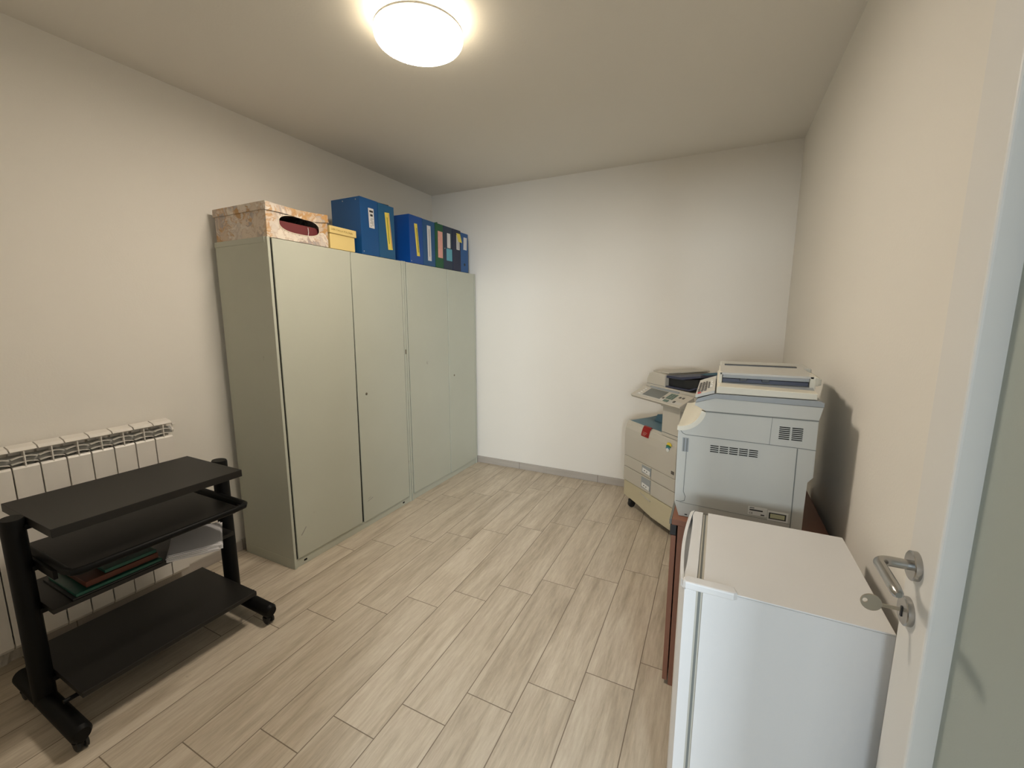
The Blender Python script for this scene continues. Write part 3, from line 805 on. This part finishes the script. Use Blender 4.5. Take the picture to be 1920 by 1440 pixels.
# scanner unit
scn = [(PX(-.029), PZ(1.153)), (PX(.327), PZ(1.153)), (PX(.336), PZ(1.200)), (PX(0.0), PZ(1.205)), (PX(-.066), PZ(1.183)), (PX(-.068), PZ(1.172)), (PX(-.052), PZ(1.168))]
sc = obj('scanner', prism(bmesh.new(), scn, 'y', CY0, CY1, bev=.0015), M['pgrey'], dc)
band = [(PX(.337), PZ(1.201)), (PX(.337), PZ(1.216)), (PX(.322), PZ(1.222)), (PX(0.0), PZ(1.222)), (PX(-.060), PZ(1.199)), (PX(-.066), PZ(1.184)), (PX(0.0), PZ(1.206))]
obj('band', prism(bmesh.new(), band, 'y', CY0-.001, CY1, bev=.001), M['pstripe'], sc, label='darker blue-grey band')
# sloping button panel, running along the front
pa, pb = (PX(.001), PZ(1.2755-.0)), (PX(-.071), PZ(1.205))
pan = obj('control_panel', prism(bmesh.new(), [(PX(-.002), PZ(1.236)), (PX(-.068), PZ(1.212)), (PX(-.068), PZ(1.201)), (PX(-.002), PZ(1.2235))], 'y', CY0+.001, CY1-.14, bev=.0015), M['panel'], dc)
def on_panel(u, y, h=.0012):     # u 0 = low front edge .. 1 = top edge
    x = PX(-.068) + (PX(-.002)-PX(-.068))*u; z = PZ(1.212) + (PZ(1.236)-PZ(1.212))*u
    return Vector((x - .34*h, y, z + .94*h))
def pkey(bm, u0, u1, y0, y1, h=.003):
    q = [on_panel(u0, y0, h), on_panel(u1, y0, h), on_panel(u1, y1, h), on_panel(u0, y1, h)]
    slab(bm, q, h)
bm = bmesh.new()
for k in range(4): pkey(bm, .72, .86, CY0+.30-.02+ -.055*k*1.0 + 0, CY0+.30+.002 - .055*k, .004)
obj('white_key', bm, M['keys_w'], pan)
bm = bmesh.new()
for r_ in range(3):
    for k in range(6):
        pkey(bm, .10+.17*r_, .20+.17*r_, CY0+.05+.045*k, CY0+.078+.045*k, .004)
for k in range(3): pkey(bm, .62, .69, CY0+.10+.06*k, CY0+.14+.06*k, .004)
obj('dark_key', bm, M['keys_d'], pan)
bm = bmesh.new(); pkey(bm, .12, .28, CY0+.012, CY0+.032, .004)
obj('stop_key', bm, M['red'], pan, label='red key')
# lid and document feeder
lid = obj('platen_cover', prism(bmesh.new(), [(PX(.003), PZ(1.224)), (PX(.316), PZ(1.224)), (PX(.316), PZ(1.246)), (PX(.012), PZ(1.252)), (PX(.003), PZ(1.248))], 'y', CY0+.002, CY1-.02, bev=.003), M['pcream'], dc)
fe = obj('document_feeder', B(PX(.012), .345, 2.055, 2.265, PZ(1.25), 1.300, bev=.006), M['pgrey'], dc)
bm = bmesh.new()
box(bm, PX(.008), PX(.020), 1.80, 2.06, 1.250, 1.297, bev=.002)
box(bm, .300, .318, 1.80, 2.06, 1.250, 1.297, bev=.002)
box(bm, .318, .346, 1.90, 2.10, 1.250, 1.283, bev=.003)
box(bm, .340, .372, 2.00, 2.22, 1.240, 1.268, bev=.003)
obj('feeder_cheek', bm, M['pcream'], fe)
bm = bmesh.new()
prism(bm, [(1.80, 1.289), (1.80, 1.296), (2.06, 1.303), (2.06, 1.296)], 'x', PX(.012), .312, bev=.001)
it = obj('input_tray', bm, M['panel'], fe)
obj('tray_edge', B(.022, .298, 1.797, 1.801, 1.277, 1.289, bev=.001), M['pstripe'], it)
bm = bmesh.new(); prism(bm, [(2.03, 1.3010), (2.055, 1.3020), (2.055, 1.3065), (2.03, 1.3055)], 'x', .028, .290)
obj('paper_slot', bm, M['black'], it)
bm = bmesh.new()
box(bm, .022, .298, 1.812, 1.822, 1.2595, 1.2725); 
obj('exit_guide', bm, M['navy'], fe, label='dark blue guide inside the exit slot')
bm = bmesh.new(); box(bm, .021, .299, 1.826, 2.05, 1.2515, 1.2875)
obj('exit_throat', bm, M['black'], fe)
bm = bmesh.new()
for xx in (.092, .165): box(bm, xx-.012, xx+.012, 1.804, 1.812, 1.266, 1.2765, bev=.001)
obj('roller', bm, M['black'], fe)
bm = bmesh.new(); prism(bm, [(1.765, 1.2485), (1.81, 1.2485), (1.83, 1.2605), (1.815, 1.2605)], 'x', .024, .312, bev=.0005)
obj('exit_lip', bm, M['pstripe'], fe)
# vents on the side (recess grilles)
gm = M['dark']
def side_slots(name, x0, x1, ztop, zbot, rows, cols, gap, slope=0.0):
    bm = bmesh.new(); w = (x1-x0-gap*(cols-1))/cols; dz = (ztop-zbot)/(rows-1) if rows > 1 else 0
    for r_ in range(rows):
        for c_ in range(cols):
            xa = x0+(w+gap)*c_; zz = ztop-dz*r_
            box(bm, xa, xa+w, CY0-.0008, CY0+.001, zz-.0017, zz+.0017)
    obj(name, bm, gm, body)
side_slots('vent', PX(.214), PX(.285), PZ(1.119), PZ(1.077), 7, 2, .006)
side_slots('vent', PX(-.003), PX(.155), PZ(1.021), PZ(.998), 4, 5, .004)
# panel seams on the side
def seam(bm, pts, w=.0011):
    pts = [(PX(a), PZ(b)) for a, b in pts]
    for (a, b), (c, d) in zip(pts, pts[1:]):
        L_ = math.hypot(c-a, d-b); nx, nz = -(d-b)/L_*w, (c-a)/L_*w
        slab(bm, [(a-nx, CY0-.0006, b-nz), (c-nx, CY0-.0006, d-nz), (c+nx, CY0-.0006, d+nz), (a+nx, CY0-.0006, b+nz)], .0008)
bm = bmesh.new()
seam(bm, [(-.028, 1.1515), (.327, 1.1515)], .0016)
seam(bm, [(-.113, 1.070), (-.104, 1.058), (-.092, 1.053), (.276, 1.049), (.328, 1.047)])
seam(bm, [(.190, 1.150), (.188, 1.0505)], .0006)
seam(bm, [(.274, 1.047), (.277, .740)], .0016)
seam(bm, [(-.086, .985), (-.088, .82), (-.080, .800), (-.082, .782), (-.098, .776), (-.114, .777)])
seam(bm, [(-.098, .773), (.275, .762)], .0006)
seam(bm, [(-.06, .742), (.275, .735)], .0005)
obj('panel_seam', bm, M['gasket'], body)
obj('side_grip', B(PX(-.103), PX(-.080), CY0-.0015, CY0+.002, PZ(.984), PZ(1.041), bev=.001), M['pstripe'], body, label='grey recessed grip')
bm = bmesh.new()
for q in (.0, .011): box(bm, PX(-.099)+q, PX(-.095)+q, CY0-.003, CY0-.0012, PZ(.986), PZ(1.039))
obj('grip_rib', bm, M['gasket'], body)
# rating plates
lb = obj('rating_plate', B(PX(.140), PX(.202), CY0-.0008, CY0+.0005, PZ(.7735), PZ(.8055)), M['label'], body, label='white rating label')
bm = bmesh.new(); box(bm, PX(.145), PX(.188), CY0-.0012, CY0-.0007, PZ(.7905), PZ(.7955)); box(bm, PX(.145), PX(.160), CY0-.0012, CY0-.0007, PZ(.8000), PZ(.8025)); box(bm, PX(.182), PX(.194), CY0-.0012, CY0-.0007, PZ(.776), PZ(.7805))
obj('print', bm, M['ink'], lb)
obj('marking', text_bm('CE', .010, (PX(.144), CY0-.0009, PZ(.7765)), (1, 0, 0), (0, 0, 1), .0002), M['ink'], lb)
wl = obj('warning_label', B(PX(.204), PX(.268), CY0-.0008, CY0+.0005, PZ(.764), PZ(.800)), M['label'], body, label='white label with a black framed box')
bm = bmesh.new(); box(bm, PX(.208), PX(.262), CY0-.0012, CY0-.0007, PZ(.7705), PZ(.7945))
fr_ = obj('frame', bm, M['ink'], wl)
obj('field', B(PX(.2125), PX(.2575), CY0-.0016, CY0-.0011, PZ(.7745), PZ(.7905)), M['label_y'], wl)
bm = bmesh.new()
for k in range(3): box(bm, PX(.216), PX(.254), CY0-.0019, CY0-.0015, PZ(.7775+.0045*k)-.0005, PZ(.7775+.0045*k)+.0004)
obj('print', bm, M['ink_g'], wl)
obj('screw_slot', B(PX(-.078), PX(-.068), CY0-.001, CY0+.001, .7370, .7405), M['dark'], body)

# ---------------------------------------------------------------- floor standing copier (rotated 45 deg)
OC = (-.618, 3.302, 0); RZ = math.atan2(-.701, .713)
oc = thing('office_copier', 'cream floor-standing office copier with a red sticker, turned at an angle', 'copier', OC, RZ, local=True)
W_, D_ = .585, .530
# pedestal
ped = obj('pedestal', prism(bmesh.new(), [(.0, .098), (.19, .088), (.27, .066), (.34, .060), (.585, .056), (.585, .224), (0, .224)], 'y', .006, D_, bev=.003), M['pyellow'], oc, label='yellowed lower cupboard')
bm = bmesh.new(); prism(bm, [(.345, .060), (.582, .058), (.582, .2215), (.345, .2215)], 'y', .0, .008, bev=.002)
obj('cupboard_door', bm, M['pyellow'], ped)
bm = bmesh.new()
prism(bm, [(.215, .196), (.335, .176), (.335, .170), (.29, .176), (.215, .192)], 'y', -.001, .008)
obj('grip', bm, M['pcream2'], ped)
for (u, v) in ((.05, .05), (.54, .06), (.05, .47), (.54, .47)):
    bm = bmesh.new(); lathe(bm, [(.024, -.014), (.029, -.011), (.029, .011), (.024, .014)], (u, v, .0292), 24, 'x')
    box(bm, u-.020, u+.020, v-.020, v+.020, .034, .066, bev=.004)
    obj('caster', bm, M['rubber'], oc, True)
# core body
core = obj('body', B(.004, W_, .012, D_, .226, .700, bev=.004), M['pcream2'], oc)
for (z0, z1) in ((.2285, .3405), (.3445, .4325)):
    d_ = obj('paper_drawer', B(.0, W_-.002, -.002, .012, z0, z1, bev=.003), M['pcream2'], oc)
    obj('handle_recess', B(.228, .334, -.0035, .004, z0+.018, z1-.008, bev=.002), M['pstripe'], d_, label='grey recessed handle')
    bm = bmesh.new(); slab(bm, [(.24, -.0065, z0+.030), (.325, -.0065, z0+.022), (.325, -.0045, z0+.052), (.24, -.0045, z0+.060)], .001)
    c_ = obj('size_card', bm, M['label'], d_)
    obj('seam', B(.3355, .3385, -.004, .002, z0+.003, z1-.003), M['gasket'], d_)
    bm = bmesh.new()
    for k in range(2): box(bm, .262+.026*k, .270+.026*k, -.0085, -.0055, z0+.040-.002*k, z0+.045-.002*k)
    obj('print', bm, M['ink'], d_)
# front cover with softly rounded top
prof = [(-.002, .4365), (-.004, .60), (-.001, .655), (.008, .688), (.022, .706), (.030, .710), (.030, .4365)]
fc = obj('front_cover', prism(bmesh.new(), [(a, b) for a, b in prof], 'x', .0, W_-.004, bev=.002), M['pcream2'], oc)
bm = bmesh.new(); box(bm, .400, W_-.004, .004, .020, .712, .716)
# tray surface and blue stop
obj('output_tray', prism(bmesh.new(), [(.030, .712), (.030, .700), (D_-.03, .700), (D_-.03, .760), (.20, .722)], 'x', .022, .414, bev=.002), M['tealblue'], oc, label='blue-grey paper output tray')
obj('tray_stop', prism(bmesh.new(), [(.10, .70), (.145, .775), (.20, .785), (.27, .795), (.34, .818), (.42, .825), (.42, .70)], 'y', .18, .21, bev=.003), M['tealblue'], oc, label='blue-grey paper stop')
obj('body_rim', prism(bmesh.new(), [(.03, .700), (.03, .716), (D_, .716), (D_, .700)], 'x', .0, .022, bev=.002), M['pcream2'], oc)
# column carrying the scanner on the right, back wall on the left
obj('column', B(.416, W_, .004, D_, .702, .905, bev=.003), M['pcream2'], oc)
obj('rear_wall', B(.06, .416, D_-.13, D_, .702, .905, bev=.003), M['pcream2'], oc)
obj('column_seam', B(.417, W_-.001, .0025, .006, .7255, .7290), M['gasket'], oc)
# scanner block
sb = obj('scanner', B(.128, .650, .062, D_+.0, .905, .998, bev=.004), M['pcream2'], oc)
obj('scanner_neck', prism(bmesh.new(), [(.40, .905), (.62, .905), (.62, .935), (.40, .93)], 'y', .0, .08, bev=.002), M['pcream2'], oc)
# control panel, sloping to the front
def cp(u, v, h=0.0):   # v 0 front .. 1 back
    return Vector((u, -.050 + .112*v - .35*h, .945 + .057*v + .93*h))
bm = bmesh.new()
prism(bm, [(-.052, .938), (-.050, .946), (.060, 1.003), (.066, 1.000), (.066, .975), (-.040, .925)], 'x', .118, .640, bev=.004)
cpn = obj('control_panel', bm, M['pcream2'], oc)
def cslab(bm, u0, u1, v0, v1, h): slab(bm, [cp(u0, v0, h), cp(u1, v0, h), cp(u1, v1, h), cp(u0, v1, h)], h+.0005)
bm = bmesh.new(); cslab(bm, .160, .625, .10, .90, .0012); obj('keypad_plate', bm, M['panel'], cpn)
bm = bmesh.new(); cslab(bm, .225, .415, .20, .90, .0022); obj('screen', bm, M['screen'], cpn, label='dark touch screen')
bm = bmesh.new()
for i in range(4):
    for j in range(3): cslab(bm, .452+.024*j, .470+.024*j, .36+.125*i, .46+.125*i, .004)
obj('number_key', bm, M['keys_green'], cpn)
bm = bmesh.new(); cslab(bm, .462, .505, .10, .26, .005); obj('start_key', bm, M['keys_green'], cpn, label='green start key')
bm = bmesh.new(); cslab(bm, .425, .440, .30, .42, .004); cslab(bm, .545, .562, .18, .32, .004)
for k in range(2): cslab(bm, .545+.03*k, .562+.03*k, .62, .74, .004)
obj('dark_key', bm, M['keys_d'], cpn)
bm = bmesh.new()
for k in range(4): cslab(bm, .175, .195, .20+.17*k, .28+.17*k, .003)
obj('side_key', bm, M['keys_w'], cpn)
# document feeder
fd = obj('document_feeder', prism(bmesh.new(), [(.138, 1.000), (.345, 1.000), (.345, 1.108), (.235, 1.118), (.170, 1.104), (.146, 1.062)], 'y', .066, .47, bev=.006), M['pcream2'], oc)
obj('platen_cover', B(.345, .648, .066, .50, 1.000, 1.022, bev=.004), M['pcream2'], oc)
bm = bmesh.new(); box(bm, .20, .50, .054, .068, .999, 1.013, bev=.003)
obj('lift_grip', bm, M['pstripe'], oc, label='grey grip strip of the copier cover')
obj('feeder_seam', B(.150, .343, .0655, .068, 1.026, 1.029), M['gasket'], fd)
it = obj('input_tray', prism(bmesh.new(), [(.300, 1.088), (.50, 1.094), (.66, 1.128), (.66, 1.142), (.48, 1.108), (.300, 1.106)], 'y', .080, .46, bev=.002), M['navy'], oc, label='dark blue sloping input tray')
obj('tray_guide', prism(bmesh.new(), [(.40, 1.108), (.48, 1.110), (.66, 1.143), (.66, 1.160), (.48, 1.128)], 'y', .32, .45, bev=.001), M['tealblue'], it)
obj('throat_shade', prism(bmesh.new(), [(.346, 1.034), (.346, 1.087), (.50, 1.092), (.62, 1.112), (.63, 1.070), (.57, 1.040)], 'y', .100, .42), M['black'], oc)  # solid black block stands in for the shade inside the open feeder
obj('exit_tray', prism(bmesh.new(), [(.345, 1.024), (.58, 1.030), (.64, 1.058), (.64, 1.064), (.57, 1.038), (.345, 1.033)], 'y', .075, .45, bev=.001), M['navy'], oc)
obj('feeder_lid', B(.17, .34, .10, .47, 1.114, 1.124, bev=.004), M['pcream2'], fd)
# stickers
bm = bmesh.new()
pp = [(.714, .031), (.711, .018), (.700, .011), (.688, .0055), (.656, -.0030), (.640, -.0042)]
rows_ = []
for z, v in pp: rows_.append([bm.verts.new((.205, v-.0015, z)), bm.verts.new((.292, v-.0015, z))])
for a, b in zip(rows_, rows_[1:]): bm.faces.new((a[0], a[1], b[1], b[0]))
bmesh.ops.solidify(bm, geom=bm.faces[:], thickness=.0006)
rs_ = obj('red_sticker', bm, M['red'], fc, label='red sticker folded over the top edge')
bm = bmesh.new()
for z, a, b in ((.672, .225, .270), (.662, .222, .262), (.652, .222, .250)): box(bm, a, b, -.0048 - (.672-z)*.06, -.0036, z-.0012, z+.0012)
obj('print', bm, M['lab_p'], rs_)
def disc(bm, u, z, ru, rz_, y, a0=0, a1=360):
    n = 20; pts = [(u+ru*math.cos(math.radians(a0+(a1-a0)*i/n)), z+rz_*math.sin(math.radians(a0+(a1-a0)*i/n))) for i in range(n + (0 if a1-a0 >= 360 else 1))]
    prism(bm, pts, 'y', y, y+.0008)
bm = bmesh.new(); disc(bm, .512, .655, .024, .017, -.0052, -20, 200); em = obj('emblem_arc', bm, M['yel'], fc, label='yellow part of the round emblem')
bm = bmesh.new(); disc(bm, .505, .639, .024, .013, -.0058, -10, 190); obj('emblem_arc', bm, M['grn'], fc, label='green part of the round emblem')
bm = bmesh.new(); disc(bm, .500, .626, .020, .013, -.0064, -10, 190); obj('emblem_arc', bm, M['blu'], fc, label='blue part of the round emblem')
bm = bmesh.new(); disc(bm, .500, .616, .014, .013, -.0068); obj('emblem_arc', bm, M['label'], fc, label='white part of the round emblem')
obj('badge', B(.545, .572, -.0055, -.003, .462, .484), M['keys_d'], fc, label='small dark badge')

# ---------------------------------------------------------------- open glazed door
dX0, dX1, dY0, dY1 = .350, .396, -.03, .996
GY0, GY1 = .10, .886   # glass opening
bm = bmesh.new()
box(bm, dX0, dX1, GY1, dY1, .008, 2.10, bev=.005, seg=3)
box(bm, dX0, dX1, dY0, GY0, .008, 2.10, bev=.005, seg=3)
box(bm, dX0, dX1, GY0-.006, GY1+.006, .008, .20); box(bm, dX0, dX1, GY0-.006, GY1+.006, 2.0, 2.10)
dd = struct('door_1', bm, M['doorw'])
obj('glass_pane', B(dX0+.036, dX0+.042, GY0-.003, GY1+.003, .19, 2.01), M['glass'], dd, label='pale green frosted glass pane')
# rosettes
hx, hy, hz = dX0, .955, 1.056
def rosette(y, z):
    return lathe(bmesh.new(), [(.0262, 0), (.0265, -.001), (.0265, -.009), (.0245, -.0105), (.012, -.0108)], (hx, y, z), 40, 'x')
hd = obj('handle', rosette(hy, hz), M['chrome'], dd, True, label='brushed metal lever handle')
bm = bmesh.new()
pts = []
pts.append((hx-.008, hy, hz)); pts.append((hx-.030, hy, hz))
for i in range(7):
    a = math.radians(90*i/6); pts.append((hx-.038-.020*math.sin(a), hy-.020*(1-math.cos(a)), hz))
x_, y_ = pts[-1][0], pts[-1][1]
pts += [(x_, y_-.03, hz-.0), (x_, y_-.075, hz-.002), (x_, y_-.088, hz-.003), (x_, y_-.094, hz-.003)]
rr = [.0092]*(len(pts)-2) + [.0082, .0045]
tube(bm, pts, rr, 20)
obj('lever', bm, M['chrome'], hd, True)
lk = obj('lock_rosette', rosette(hy+.002, hz-.092), M['chrome'], dd, True)
obj('keyhole', B(hx-.0125, hx-.0108, hy-.001, hy+.005, hz-.104, hz-.084, bev=.0008), M['black'], lk)
kz = hz-.091
key = thing('door_key', 'small metal key left in the lock below the lever handle', 'key', (hx-.02, hy+.002, kz))
obj('blade', B(hx-.040, hx-.0126, hy+.0004, hy+.0030, kz-.0035, kz+.0035, bev=.0008), M['key'], key)
bm = bmesh.new()
# bow: oval plate with a small hole
ko, ki = [], []
n = 28; kc = (hx-.056, kz+.001)
for lay, yy in enumerate((hy-.0002, hy+.0034)):
    ko.append([bm.verts.new((kc[0]+.0165*math.cos(2*PI*k/n), yy, kc[1]+.0155*math.sin(2*PI*k/n))) for k in range(n)])
    ki.append([bm.verts.new((kc[0]-.0095+.0042*math.cos(2*PI*k/n), yy, kc[1]+.002+.0045*math.sin(2*PI*k/n))) for k in range(n)])
for k in range(n):
    j = (k+1) % n
    bm.faces.new((ko[0][k], ko[0][j], ki[0][j], ki[0][k])); bm.faces.new((ko[1][k], ki[1][k], ki[1][j], ko[1][j]))
    bm.faces.new((ko[0][k], ko[1][k], ko[1][j], ko[0][j])); bm.faces.new((ki[0][k], ki[0][j], ki[1][j], ki[1][k]))
bmesh.ops.rotate(bm, cent=(hx-.04, hy+.0016, kz), matrix=Matrix.Rotation(math.radians(-6), 3, 'X'), verts=bm.verts)
obj('bow', bm, M['key'], key)

# pieces that are separate things on the object become parts of their own
def split_islands(o):
    src = bmesh.new(); src.from_mesh(o.data); src.verts.ensure_lookup_table()
    seen = set(); groups = []
    for v in src.verts:
        if v.index in seen: continue
        st_, comp = [v], []
        seen.add(v.index)
        while st_:
            a = st_.pop(); comp.append(a.index)
            for e in a.link_edges:
                b = e.other_vert(a)
                if b.index not in seen: seen.add(b.index); st_.append(b)
        groups.append(set(comp))
    src.free()
    if len(groups) < 2: return
    for gi, g in enumerate(groups):
        bm = bmesh.new(); bm.from_mesh(o.data); bm.verts.ensure_lookup_table()
        bmesh.ops.delete(bm, geom=[v for v in bm.verts if v.index not in g], context='VERTS')
        me = bpy.data.meshes.new(o.name); bm.to_mesh(me); bm.free()
        for m_ in o.data.materials: me.materials.append(m_)
        n_ = bpy.data.objects.new(o.name.split('.')[0], me); C.objects.link(n_)
        n_.parent = o.parent
        for k in o.keys(): n_[k] = o[k]
    bpy.data.objects.remove(o)
for o in list(bpy.data.objects):
    if o.type == 'MESH' and o.name.split('.')[0] in ('slide_runner', 'header_pipe', 'bracket', 'slot', 'rivet', 'white_key', 'dark_key', 'number_key', 'side_key', 'cross_bar', 'roller', 'feeder_cheek', 'grip_rib', 'gasket', 'reflector_strip', 'scratch') or (o.name.startswith('foot') and o.parent == fr):
        if not o.children: split_islands(o)

# ---------------------------------------------------------------- light
w = bpy.data.worlds.new('world'); bpy.context.scene.world = w; w.use_nodes = True
bg = w.node_tree.nodes['Background']; bg.inputs[0].default_value = (.62, .82, 1.0, 1); bg.inputs[1].default_value = .26
pl = bpy.data.lights.new('doorway_daylight_portal', 'AREA'); pl.shape = 'RECTANGLE'; pl.size = DX1-DX0; pl.size_y = DZ
pl.cycles.is_portal = True
po = bpy.data.objects.new('doorway_daylight_portal', pl); C.objects.link(po)
po.location = ((DX0+DX1)/2, YF-.13, DZ/2); po.rotation_euler = (math.radians(90), 0, 0)

wn_ = bpy.data.lights.new('added_side_daylight', 'AREA'); wn_.shape = 'RECTANGLE'; wn_.size = 1.0; wn_.size_y = 1.0  # added area light to brighten the back wall, no window is modelled
wn_.energy = 92; wn_.color = (.80, .91, 1.0)
wo = bpy.data.objects.new('added_side_daylight', wn_); C.objects.link(wo)
wo.location = (1.45, -3.0, 1.90); wo.rotation_euler = (math.radians(90), 0, 0)

wf = bpy.data.lights.new('added_far_daylight', 'AREA'); wf.shape = 'RECTANGLE'; wf.size = 2.2; wf.size_y = 1.3  # second added area light, frontal fill for copiers and back wall
wf.energy = 95; wf.color = (.84, .93, 1.0)
wfo = bpy.data.objects.new('added_far_daylight', wf); C.objects.link(wfo)
wfo.location = (0, -8.0, 1.60); wfo.rotation_euler = (math.radians(90), 0, 0)

# ---------------------------------------------------------------- camera
cam = bpy.data.cameras.new('camera'); co = bpy.data.objects.new('camera', cam); C.objects.link(co)
cam.sensor_width = 36; cam.lens = 787.95/1920*36; cam.clip_start = .01
r = Vector((.897523657, .440966092, .000436974)); f = Vector((-.43569161, .88694014, -.15332971)); u = r.cross(f)
mt = Matrix((r, u, -f)).transposed().to_4x4(); mt.translation = (0, 0, 1.5)
co.matrix_world = mt
bpy.context.scene.camera = co
for o in bpy.data.objects:
    for k in ('_o', '_local'):
        if k in o.keys(): del o[k]
vs = bpy.context.scene.view_settings
vs.view_transform = 'Standard'; vs.look = 'None'; vs.gamma = 1; vs.use_curve_mapping = False; vs.exposure = 1.45
